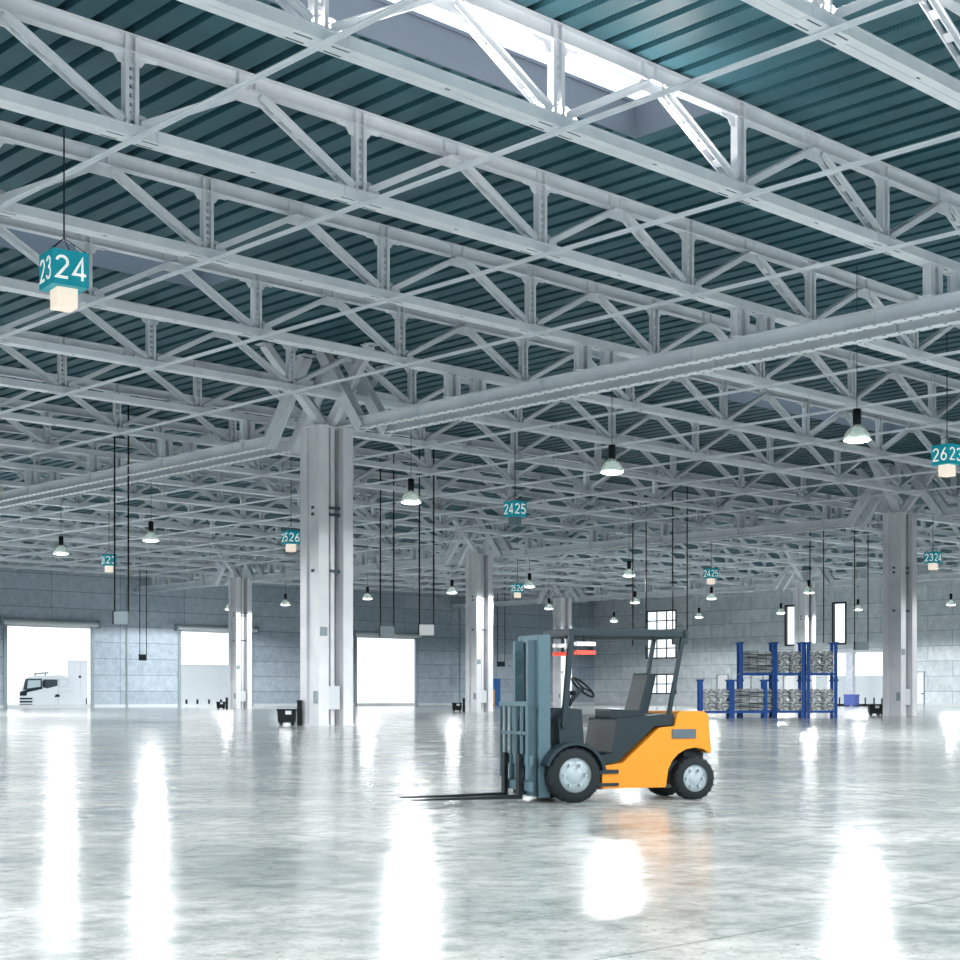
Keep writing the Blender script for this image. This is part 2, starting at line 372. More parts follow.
def chord_meshes(i0, i1):
    xa, xb = i0 * A - A / 2, i1 * A + A / 2
    t = MB()   # top chord: I section with haunches, stiffeners and gussets
    t.box((xa, -.16, ZT - .03), (xb, .16, ZT - .005)); t.box((xa, -.15, ZT - .42), (xb, .15, ZT - .395)); t.box((xa, -.012, ZT - .395), (xb, .012, ZT - .03))
    for i in range(i0, i1 + 1):
        x = i * A
        t.prism([(x - .75, ZT - .42), (x + .75, ZT - .42), (x + .7, ZT - .5), (x + .42, ZT - .52), (x + .3, ZT - .68), (x - .3, ZT - .68), (x - .42, ZT - .52), (x - .7, ZT - .5)], 'y', -.02, .02)
        for h in ((x + A / 2, x - A / 2) if i == i0 else (x + A / 2,)):
            t.box((h - .42, -.025, ZT - .72), (h + .42, .025, ZT - .40)); t.box((h - .44, -.14, ZT - .4), (h - .41, .14, ZT - .03))
            t.box((h + .05, -.14, ZT - .4), (h + .08, .14, ZT - .03))
    b = MB()   # bottom chord: two channels side by side with a seam
    for s in (-1, 1):
        y0, y1 = (.008, .25) if s > 0 else (-.25, -.008)
        b.box((xa, y0, ZB), (xb, y1, ZB + .03)); b.box((xa, y0, ZB + .21), (xb, y1, ZB + .24))
        yo = y1 - .02 if s > 0 else y0; b.box((xa, yo, ZB + .03), (xb, yo + .02, ZB + .21))
        yy = y1 if s > 0 else y0; b.box((xa, yy - .012, ZB + .235), (xb, yy + .012, ZB + .275))
    for i in range(i0, i1 + 1):
        x = i * A
        b.prism([(x - .75, ZB + .24), (x + .75, ZB + .24), (x + .7, ZB + .42), (x + .4, ZB + .62), (x - .4, ZB + .62), (x - .7, ZB + .42)], 'y', -.02, .02)
        b.box((x - .8, -.2, ZB - .018), (x + .8, .2, ZB), 0)
        for sx in (-.55, .38):
            for sy in (-.15, .13): b.box((x + sx - .14, sy - .015, ZB - .024), (x + sx + .3, sy + .02, ZB - .018), 1)
        if i < i1: b.box((x + A / 2 - .06, -.1, ZB - .008), (x + A / 2 + .06, -.06, ZB), 1)
        for s_ in (-.62, .62): b.box((x + s_ - .04, -.27, ZB + .0), (x + s_ + .0, -.25, ZB + .24))
    return t.mesh('top_chord', STEEL), b.mesh('bottom_chord', [STEEL, BOLT])
tlabel = {-1: 'white steel roof truss crossing the top right corner, nearest of all trusses in view',
          0: 'white steel roof truss passing just in front of the nearest skylight',
          1: 'white steel roof truss carrying the big 23 24 sign at the left'}
cache = {}
for j in range(-2, 18):
    Y = Y0 + j * B; vis = [i for i in range(-4, 22) if X0 + i * A < XW - 3.3 and -260 < px(X0 + i * A, Y)[0] < 1180 and px(X0 + i * A, Y)[1] > 8]
    i0, i1 = min(vis), max(vis)
    lab = tlabel.get(j, 'white steel roof truss, %s from the camera of the parallel trusses' % ORD[max(j + 1, 0)])
    if j == -2: lab = 'white steel roof truss outside the top right corner of the view'
    if j == 17: lab = 'white steel lattice roof truss hard against the left wall'
    t = empty('roof_truss', (X0, Y, 0), lab, 'truss', 'parallel roof trusses')
    if (i0, i1) not in cache: cache[(i0, i1)] = chord_meshes(i0, i1)
    inst('top_chord', cache[(i0, i1)][0], t); inst('bottom_chord', cache[(i0, i1)][1], t)
    for i in range(i0, i1 + 1):
        inst('post', PM, t, (i * A, 0, 0))
        for s in (-1, 1): inst('diagonal', DM[s], t, (i * A, 0, 0))

# thin ties under the bottom nodes
for q, i in enumerate(range(-3, 22)):
    X = X0 + i * A
    js = [j for j in range(-2, 18) if -400 < px(X, Y0 + j * B)[0] < 1300 and px(X, Y0 + j * B)[1] > 8]
    if X > XW - 2 or len(js) < 2: continue
    mb = MB()
    ya, yb = min(js) * B, max(js) * B
    mb.box((-.075, ya, ZB - .05), (.075, yb, ZB - .024)); mb.box((.05, ya, ZB - .05), (.075, yb, ZB - .024 + .0))
    mb.box((-.012, ya, ZB - .13), (.012, yb, ZB - .05))
    o = mb.build('tie_rod', STEEL, None, (X, Y0, 0))
    tag(o, 'thin white tie under the trusses, %s from the left end of the trusses' % ORD[q], 'tie', 'thin ties between the trusses')

# ------------------------------------------------------------------ columns
def strut(mb, p, q, w=.52, h=.46):
    M, l = mb.frame(p, q, (1, 0, 0))
    mb.box((-w / 2, -h / 2, 0), (w / 2, -h / 2 + .04, l), 0, M); mb.box((-w / 2, h / 2 - .04, 0), (w / 2, h / 2, l), 0, M)
    mb.box((-w / 2 + .08, -h / 2 + .04, 0), (-w / 2 + .12, h / 2 - .04, l), 0, M); mb.box((w / 2 - .12, -h / 2 + .04, 0), (w / 2 - .08, h / 2 - .04, l), 0, M)
ZC = 13.35; ZG = 12.86; GB = .71; SO = 3.48
def make_column(label):
    t = empty('steel_column', (0, 0, 0), label, 'column', 'columns carrying the girders')
    for s in (-1, 1):
        m = MB(); x = s * .69
        m.box((x - .275, -.69, 0), (x + .275, -.36, ZC)); m.box((x - .275, .22, 0), (x + .275, .69, ZC)); m.box((x - .13, -.36, 0), (x + .13, .22, ZC))
        m.box((x - .2, .3, 0), (x + .2, .34, ZC)); m.box((x - .31, -.72, 0), (x + .31, .72, .05))
        m.build('column_leg', COLM, t)
    m = MB(); m.box((-.42, -.06, 0), (.42, .06, ZC)); m.box((-.1, -.42, 0), (.1, -.06, ZC)); m.box((-.1, .06, 0), (.1, .42, ZC))
    m.build('web_plate', COLM, t)
    m = MB()
    for z in (9.7, 9.4, 6.87):
        m.box((-.415, -.46, z), (.415, -.43, z + .13)); m.box((-.86, -.16, z), (-.825, .02, z + .13)); m.box((-.415, .43, z), (.415, .46, z + .13))
    m.build('batten', BOLT, t)
    m = MB(); m.box((-.90, -.73, 4.0), (-.52, -.69, 4.4)); m.build('notice_plate', GREY, t)
    m = MB(); m.box((-.41, -.66, .72), (.2, -.43, 1.76)); m.box((.17, -.67, .7), (.22, -.43, 1.78)); m.build('switch_cabinet', PALE, t)
    m = MB(); m.box((-1.06, -.62, 1.0), (-.965, -.4, 1.55)); m.build('junction_box', GREY, t)
    m = MB(); m.box((-.97, -.7, ZC), (.97, .7, ZC + .05)); m.box((-.3, -.3, ZC), (.3, .3, ZC + .2)); m.build('cap_plate', COLM, t)
    for sx in (-1, 1):
        for sy in (-1, 1):
            m = MB(); strut(m, (sx * GB, sy * SO, ZG + .02), (sx * GB, sy * .62, ZT - .12)); m.box((sx * GB - .32, sy * .62 - .35, ZT - .14), (sx * GB + .32, sy * .62 + .35, ZT - .06))
            m.build('strut', STEEL, t)
    for dx, dy in ((-3.4, 0), (3.4, 0), (0, -3.1), (0, 3.1)):
        m = MB(); strut(m, (dx * .05, dy * .05, ZC + .05), (dx, dy, ZT - .1), .46, .3)
        m.box((dx - .3, dy - .3, ZT - .12), (dx + .3, dy + .3, ZT - .06)); m.build('strut', STEEL, t)
    return t
collab = {(0, 0): 'tall white steel column in the foreground left of centre, nearest and largest of the columns',
          (1, 0): 'tall white steel column at the right, between the blue racks and the right edge',
          (1, 1): 'white steel column behind the forklift mast on its left, beside a small black bin',
          (1, 2): 'white steel column in front of the second bright gateway in the left wall',
          (2, 1): 'white steel column behind the right end of the blue racks, by the narrow windows',
          (2, 2): 'white steel column seen behind the forklift cab, farthest of all columns',
          (0, 1): 'white steel column outside the left edge, holding the long foreground girder'}
proto = None
for (u, v), lab in collab.items():
    if proto is None: proto = make_column(lab); o = proto
    else: o = copy_tree(proto); o['label'] = lab
    o.location = (COLX[u], COLY[v], 0)

# ------------------------------------------------------------------ twin girders
stub = MB(); hs = ZB - ZG - .54
for y in (-.13, .13): stub.box((-.12, y - .012, 0), (.12, y + .012, hs))
stub.box((-.02, -.13, 0), (.02, .13, hs)); stub.box((-.17, -.18, hs - .03), (.17, .18, hs)); stub.box((-.15, -.16, 0), (.15, .16, .03))
SM = stub.mesh('stub_post', STEEL)
def girder(X, ya, yb, label):
    t = empty('twin_girder', (X, (ya + yb) / 2, ZG), label, 'girder', 'twin girders between columns')
    L = (yb - ya) / 2
    for s in (-1, 1):
        m = MB(); x = s * GB
        m.box((x - .2, -L, 0), (x + .2, L, .035)); m.box((x - .2, -L, .485), (x + .2, L, .52)); m.box((x - .015, -L, .035), (x + .015, L, .485))
        y = -L + .3
        while y < L - .2:
            for e in (-.15, .15): m.box((x + e - .02, y - .05, -.012), (x + e + .02, y + .05, 0), 1)
            y += .54
        y = -L + 2
        while y < L: m.box((x - .18, y - .012, .035), (x + .18, y + .012, .485)); y += B
        m.build('girder_beam', [STEEL, BOLT], t)
    for j in range(-2, 18):
        Y = Y0 + j * B
        if ya + .3 < Y < yb - .3:
            for s in (-1, 1):
                for e in (-.22, .22): inst('stub_post', SM, t, (s * GB + e, Y - (ya + yb) / 2, .52))
girder(COLX[0], 3, COLY[0] - SO, 'white twin steel girder from the nearest column up to the right edge')
girder(COLX[0], COLY[0] + SO, COLY[1] - SO, 'white twin steel girder from the nearest column out to the left edge')
girder(COLX[1], 20, COLY[0] - SO, 'white twin steel girder right of the right-hand column, ending at the right edge')
girder(COLX[1], COLY[0] + SO, COLY[1] - SO, 'white twin steel girder spanning above the forklift between two columns')
girder(COLX[1], COLY[1] + SO, COLY[2] - SO, 'white twin steel girder behind the nearest column, reaching the column at the second gate')
girder(COLX[1], COLY[2] + SO, YW - .05, 'white twin steel girder left of the second gateway, ending at the wall')
girder(COLX[2], 50, COLY[1] - SO, 'far white twin steel girder at the right, behind the big right column')
girder(COLX[2], COLY[1] + SO, COLY[2] - SO, 'far white twin steel girder above the window wall and the racks')
girder(COLX[2], COLY[2] + SO, YW - .05, 'far white twin steel girder ending at the left wall behind the forklift mast')

# ------------------------------------------------------------------ pendant lamps
def inv(pxx, y, z):
    d = 1541.4 * (z - 1.36) / (695.18 - y); r = (pxx - 480) / 1541.4 * d; v = F_ * d + R_ * r; return v.x, v.y
def make_lamp():
    t = empty('pendant_lamp', (0, 0, 0), '', 'lamp', 'pendant lamps over the hall')
    m = MB(); m.lathe([(.0, 1.14), (.13, 1.14), (.15, 1.11), (.15, .62), (.11, .54), (0, .54)], 16); m.build('ballast_housing', BLACK, t)
    m = MB(); m.lathe([(.10, .57), (.18, .52), (.3, .42), (.41, .28), (.47, .12), (.50, .0), (.485, -.01), (.45, .12), (.38, .28), (.28, .4), (.12, .5)], 28); m.build('shade', DOME, t)
    m = MB(); m.lathe([(0, -.08), (.25, -.065), (.42, -.02), (.48, .03), (.3, .05), (0, .05)], 24); m.build('lens', LENS, t)
    m = MB(); m.tube((0, 0, 1.1), (0, 0, ZT - 10.5), .013, 6); m.build('suspension_cord', DARK, t)
    return t
LAMPS = [((857, 438), 'brightest big pendant lamp near the right edge, left of the 26 23 sign'),
 ((612, 470), 'large pendant lamp hanging high above the forklift cab'),
 ((411, 500), 'large pendant lamp just right of the nearest column'),
 ((151, 538), 'pendant lamp at the left, right one of the pair above the first gateway'),
 ((61, 551), 'pendant lamp at far left above the first gateway'),
 ((285.5, 602), 'small pendant lamp just left of the nearest column'),
 ((367.5, 596), 'small pendant lamp above the third gateway, right of the nearest column'),
 ((452, 590), 'small pendant lamp left of the column behind the mast'),
 ((529.5, 584), 'pendant lamp hanging beside the small 25 26 sign'),
 ((629, 573), 'pendant lamp above the gridded window, left of the small 24 25 sign'),
 ((635, 600), 'small greenish pendant lamp in front of the gridded window top'),
 ((711.5, 596), 'pendant lamp directly below the small 24 25 sign'),
 ((549, 606), 'small pinkish pendant lamp at the farthest column'),
 ((809, 590), 'pendant lamp in front of the column behind the racks'),
 ((858, 607), 'small pendant lamp left of the big right-hand column'),
 ((951, 602), 'small pendant lamp at the right edge under the 23 24 sign'),
 ((781, 610.5), 'small pendant lamp left of the narrow tall window'),
 ((699, 614.5), 'small pendant lamp against the block wall above the racks, left'),
 ((614, 618.5), 'small pendant lamp against the wall left of the gridded window')]
lights = []
lp = make_lamp(); first = True
def add_light(x, y, z=10.38, W=3000):
    l = bpy.data.lights.new('lamp_light', 'SPOT'); l.energy = W; l.spot_size = math.radians(172); l.spot_blend = .12; l.shadow_soft_size = .4
    l.color = (.97, .99, 1)
    o = bpy.data.objects.new('lamp_light', l); C.objects.link(o); o.location = (x, y, z); return o
LW = 7000
for (p, lab) in LAMPS:
    x, y = inv(p[0], p[1] + 3, 10.46)
    if first: o = lp; first = False
    else: o = copy_tree(lp)
    o['label'] = lab; o.location = (x, y, 10.47); add_light(x, y, 10.36, 4300 if x < 80 else (5000 if x < 120 else 9000))
# pendant lamps added outside the view, partly continuing the rows, to light the hall
OFF = [(47.2, 19.5), (47.2, 8.0), (20, 3), (4, -8), (0, 22), (-12, 6), (66, 8), (92.6, 30), (113, 45), (137, 62), (137, 40), (47.4, 101), (47.4, 113), (47.5, 126), (20, 60), (20, 84), (-2, 44), (-16, -10), (10, -18), (30, -14), (-18, 24), (55, -12), (-20, 60), (93, 138), (47.5, 140)]
for k, (x, y) in enumerate(OFF):
    o = copy_tree(lp); o.location = (x, y, 10.5)
    o['label'] = 'added pendant lamp hanging outside the view'; o['group'] = 'added pendant lamps outside the view'
    add_light(x, y, 10.36, 15000)

# ------------------------------------------------------------------ cube signs
def arc(cx, cy, rx, ry, a0, a1, n=14):
    return [(cx + rx * math.cos(math.radians(a0 + (a1 - a0) * k / n)), cy + ry * math.sin(math.radians(a0 + (a1 - a0) * k / n))) for k in range(n + 1)]
# digit centre lines in a 0.6 x 1 cell
GL = {'2': [arc(.3, .71, .245, .245, 165, -28) + [(.06, .05), (.56, .05)]],
      '3': [arc(.29, .735, .22, .215, 160, -85, 12) , arc(.29, .275, .25, .235, 88, -160, 14)],
      '4': [[(.43, 0), (.43, .95), (.04, .25), (.6, .25)]],
      '5': [[(.52, .95), (.14, .95), (.09, .52)] + arc(.29, .32, .255, .27, 130, -150, 14)],
      '6': [arc(.3, .3, .24, .25, 0, 360, 22), [(.47, .96), (.3, .8), (.13, .5), (.07, .34)]]}
TXT = {}
def text(s, size, parent, loc, rot):
    if s not in TXT:
        m = MB(); T = .055
        for k, ch in enumerate(s):
            for li in GL[ch]:
                pts = [Vector(((p[0] - .3) + (k - .5) * .78, p[1] - .5)) * size for p in li]
                closed = (pts[0] - pts[-1]).length < 1e-4; w = T * size * 1.05; L_, R2 = [], []
                for q, p in enumerate(pts):
                    a = pts[q - 1] if q else (pts[-2] if closed else p); b = pts[q + 1] if q < len(pts) - 1 else (pts[1] if closed else p)
                    d1 = (p - a).normalized() if (p - a).length else (b - p).normalized(); d2 = (b - p).normalized() if (b - p).length else d1
                    n1 = Vector((-d1.y, d1.x)); n2 = Vector((-d2.y, d2.x)); nn = (n1 + n2).normalized(); f = w / max(nn.dot(n1), .45)
                    L_.append(p + nn * f); R2.append(p - nn * f)
                n = len(pts); vs = [(v.x, v.y, .006) for v in L_ + R2] + [(v.x, v.y, -.002) for v in L_ + R2]
                m.add(vs, [(q, n + q, n + q + 1, q + 1) for q in range(n - 1)] + [(2 * n + q, 2 * n + q + 1, 3 * n + q + 1, 3 * n + q) for q in range(n - 1)] +
                      [(q, q + 1, 2 * n + q + 1, 2 * n + q) for q in range(n - 1)] + [(n + q, 3 * n + q, 3 * n + q + 1, n + q + 1) for q in range(n - 1)])
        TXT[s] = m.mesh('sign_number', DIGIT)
    o = bpy.data.objects.new('sign_number', TXT[s]); C.objects.link(o); o.parent = parent; o.location = loc; o.rotation_euler = rot
    return o
def sign(p, yc, start, lit, label, rot=-8):
    x, y = inv(p, yc, 11.04); yc += .6 / math.hypot(x, y) * (695.18 - yc); x, y = inv(p, yc, 11.04)
    t = empty('cube_sign', (x, y, 11.04), label, 'sign', 'numbered cube signs hanging from the roof', math.radians(rot))
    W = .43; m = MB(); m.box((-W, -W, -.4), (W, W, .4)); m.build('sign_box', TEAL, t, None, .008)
    order = ['23', '24', '25', '26']; k = order.index(start)
    for q, (lx, ly, rz) in enumerate(((-W - .004, 0, -PI / 2), (0, -W - .004, 0), (W + .004, 0, PI / 2), (0, W + .004, PI))):
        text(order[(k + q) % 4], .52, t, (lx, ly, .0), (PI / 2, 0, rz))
    m = MB(); m.box((-.24, -.24, -.85), (.24, .24, -.4)); m.build('lamp_block', CREAM if lit else OFFL, t, None, .015)
    m = MB()
    for sx in (-1, 1):
        for sy in (-1, 1): m.tube((sx * W * .9, sy * W * .9, .4), (0, 0, .78), .012, 6)
    m.tube((0, 0, .76), (0, 0, ZB - 11.04 if p == 64 else ZT - 11.04), .02, 8)
    m.build('hanger', DARK, t)
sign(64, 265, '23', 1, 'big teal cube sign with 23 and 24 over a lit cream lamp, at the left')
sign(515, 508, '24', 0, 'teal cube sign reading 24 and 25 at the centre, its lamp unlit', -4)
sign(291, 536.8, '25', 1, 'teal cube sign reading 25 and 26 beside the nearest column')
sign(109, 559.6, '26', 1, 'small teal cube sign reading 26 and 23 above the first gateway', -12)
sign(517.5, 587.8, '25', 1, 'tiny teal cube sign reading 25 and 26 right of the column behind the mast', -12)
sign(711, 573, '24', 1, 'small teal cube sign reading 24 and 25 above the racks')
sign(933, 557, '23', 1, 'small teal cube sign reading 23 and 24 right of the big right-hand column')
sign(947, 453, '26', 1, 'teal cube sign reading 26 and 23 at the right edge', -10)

# ------------------------------------------------------------------ drop boxes on twin poles
for (pa, pb, yc, lab, mt) in ((114, 128.5, 618, 'grey drop box on long twin black poles above the first gateway', GREY), (139.5, 146.5, 657.5, 'small dark drop box on twin poles right of the first gateway', DARK),
        (380, 394, 631.5, 'dull grey drop box on twin poles in front of the third gateway', GREY), (419, 434, 630, 'white faced drop box on twin poles right of the third gateway', WHITE),
        (632.7, 646.5, 641.5, 'grey drop box on twin poles left of the gridded window', GREY), (672.5, 687.5, 640, 'grey drop box on twin poles right of the gridded window', GREY),
        (810, 824, 647, 'pale drop box on twin poles above the right end of the racks', PALE), (854.5, 868.5, 646, 'grey drop box on twin poles left of the big right-hand column', GREY),
        (497.5, 505, 664.5, 'small dark drop box on twin poles above the blue door', DARK)):
    z = 5.4; d = 1541.4 * (z - 1.36) / (695.18 - yc); d = min(d, 200)
    w = (pb - pa) * d / 1541.4
    c = F_ * d + R_ * (((pa + pb) / 2 - 480) / 1541.4 * d)
    t = empty('drop_box', (c.x, c.y, z), lab, 'service box', 'drop boxes on twin poles', YAW - PI / 2)
    m = MB(); m.box((-w / 2 + .0, -.15, -.33), (w / 2 + .0, .25, .33)); m.build('box_body', mt, t, None, .02)
    m = MB(); m.box((-w / 2 - .05, -.17, -.33), (-w / 2 + .02, .1, .36)); m.build('box_end', BLACK, t)
    for s in (-1, 1):
        m = MB(); m.tube((s * (w / 2 - .02), .05, .3), (s * (w / 2 - .02), .05, ZT - z - .01), .045, 8)
        m.cbox((s * (w / 2 - .02), .05, ZT - z - .03), (.25, .25, .06)); m.build('pole', BLACK, t)

# ------------------------------------------------------------------ black bins by the columns
def bin_at(pxx, yb, label, flip=False):
    x, y = inv(pxx, 2 * 695.18 - yb, 2.72)
    d = 1.36 * 1541.4 / (yb - 695.18); v = F_ * d + R_ * ((pxx - 480) / 1541.4 * d)
    t = empty('waste_bin', (v.x, v.y, 0), label, 'bin', 'black bins beside the columns', YAW - PI / 2)
    m = MB(); m.prism([(-.36, .13), (.36, .13), (.4, .7), (-.4, .7)], 'y', -.3, .3); m.box((-.43, -.33, .66), (.43, .33, .74)); m.build('bin_body', BLACK, t, None, .015)
    m = MB(); m.box((-.03, -.335, .5), (.23, -.31, .66)); m.build('label_plate', PALE, t)
    for sx in (-.25, .25):
        for sy in (-.22, .22): m = MB(); m.tube((sx, sy - .03, .065), (sx, sy + .03, .065), .065, 12); m.build('castor', RUBBER, t)
    t2 = empty('fire_post', (v.x, v.y, 0), label.replace('bin', 'post'), 'post', 'black posts beside the bins', YAW - PI / 2)
    s = 1; m = MB(); m.box((.46, -.1, 0), (.66, .12, 1.08)); m.box((.44, -.12, 1.08), (.68, .14, 1.13)); m.build('post_body', BLACK, t2, None, .01)
bin_at(287, 725.5, 'black wheeled bin with white label beside the nearest column')
bin_at(221, 709.3, 'small black bin beside the column at the second gateway')
bin_at(457, 711.8, 'small black bin beside the column behind the forklift mast')
bin_at(874.5, 715.6, 'black bin left of the big right-hand column')

# ------------------------------------------------------------------ blue stacking racks with rod bundles
def make_rack(w, label):
    t = empty('stacking_rack', (0, 0, 0), label, 'rack', 'blue stacking racks', YAW - PI / 2)
    D = 1.25; h = 2.2; z0 = 0
    for sx in (-1, 1):
        for sy in (0, 1):
            m = MB(); x = sx * (w / 2 - .09); y = sy * (D - .16) + .08
            m.box((x - .09, y - .09, .1), (x + .09, y + .09, h)); 
            m.prism([(x - .09, h - .02), (x + .09, h - .02), (x + .2, h + .1), (x - .2, h + .1)], 'y', y - .13, y + .13)
            m.box((x - .1, y - .1, 0), (x + .1, y + .1, .13)); m.build('post', BLUE, t)
    m = MB(); m.box((-w / 2 + .12, 0, .28), (w / 2 - .12, .1, .42)); m.box((-w / 2 + .12, D - .1, .28), (w / 2 - .12, D, .42))
    for s in (-1, 1): m.box((s * (w / 2 - .09) - .05, .1, .28), (s * (w / 2 - .09) + .05, D - .1, .42))
    for k in range(5): x = -w / 2 + .3 + k * (w - .6) / 4; m.box((x - .05, .05, .3), (x + .05, D - .05, .4))
    m.build('base_frame', BLUE, t); return t
def bundle_mesh(L, rx, rz, seed, pw=4):
    rnd = random.Random(seed); rods = MB(); n = 0; r = .052
    rows = int(2 * rz / (r * 1.75))
    for a in range(-6, 7):
        for b in range(-8, 9):
            x = (b + (.5 if a % 2 else 0)) * r * 2.02; z = a * r * 1.76
            if abs(x / (rx - r)) ** pw + abs(z / (rz - r)) ** pw > 1.05: continue
            e0 = rnd.uniform(-.05, .05); e1 = rnd.uniform(-.05, .05); q = r * rnd.uniform(.8, 1)
            rods.tube((x, -L / 2 + e0, z), (x, L / 2 + e1, z), q, 6)
    return rods.mesh('rods', RODS)
def strap_mesh(L, rx, rz, e_=.5):
    m = MB()
    for y in (-L * .3, 0, L * .3):
        vs = []; n = 20
        for yy in (y - .02, y + .02): vs += [((rx + .012) * math.copysign(abs(math.cos(2 * PI * i / n)) ** e_, math.cos(2 * PI * i / n)), yy, (rz + .012) * math.copysign(abs(math.sin(2 * PI * i / n)) ** e_, math.sin(2 * PI * i / n))) for i in range(n)]
        m.add(vs, [(i, (i + 1) % n, n + (i + 1) % n, n + i) for i in range(n)], 0, True)
    return m.mesh('strap', STRAP)
BE = [bundle_mesh(1.22, .38, .33, s) for s in (1, 2, 3)]; SE = strap_mesh(1.22, .38, .33)
bcount = 0
def load(rack, w, side, where):
    if side:
        bm_ = bundle_mesh(w - .42, .34, .33, 5, 2.2); sm = strap_mesh(w - .42, .34, .33, .9); rz = PI / 2
        spots = [(0, y, z) for z in (.42 + .34, .42 + 1.0) for y in (.33, .93)]
    else:
        rz = 0; spots = [(x, .62, z) for z in (.42 + .34, .42 + 1.0) for x in (-(w - .34) / 4, (w - .34) / 4)]
    for q, (x, y, z) in enumerate(spots):
        M = Matrix.Rotation(YAW - PI / 2, 4, 'Z'); p = Vector(rack.location) + M @ Vector((x, y, z))
        lv = 'lower' if q < 2 else 'upper'; sd = (('front', 'rear') if side else ('left', 'right'))[q % 2]
        o = empty('rod_bundle', p, 'bundle of grey rods, %s %s in the %s' % (lv, sd, where), 'rod bundle', 'rod bundles in the blue racks', YAW - PI / 2 + rz)
        if side: inst('rods', bm_, o); inst('strap', sm, o)
        else:
            me = BE[q % 3]; r = inst('rods', me, o); s_ = inst('strap', SE, o)
            sc = (w - .34) / 4 / .38
            r.scale = (sc, 1, 1); s_.scale = (sc, 1, 1)
def rack(pa, pb, d, z, side, where):
    w = (pb - pa) * d / 1541.4 + .12; c = F_ * d + R_ * (((pa + pb) / 2 - 480) / 1541.4 * d)
    t = make_rack(w, 'blue metal stacking rack, the ' + where); t.location = (c.x, c.y, z); load(t, w, side, where)
rack(701, 731.5, 92.2, 0, False, 'leftmost rack of the low front pair')
rack(732.5, 766.5, 92.2, 0, True, 'right-hand rack of the low front pair')
for z, n in ((0, 'bottom'), (2.3, 'top')):
    rack(741, 774.5, 93.9, z, True, n + ' rack of the left tall stack')
    rack(775.5, 804, 93.9, z, False, n + ' rack of the middle tall stack')
    rack(808, 836.5, 93.9, z, False, n + ' rack of the right tall stack')

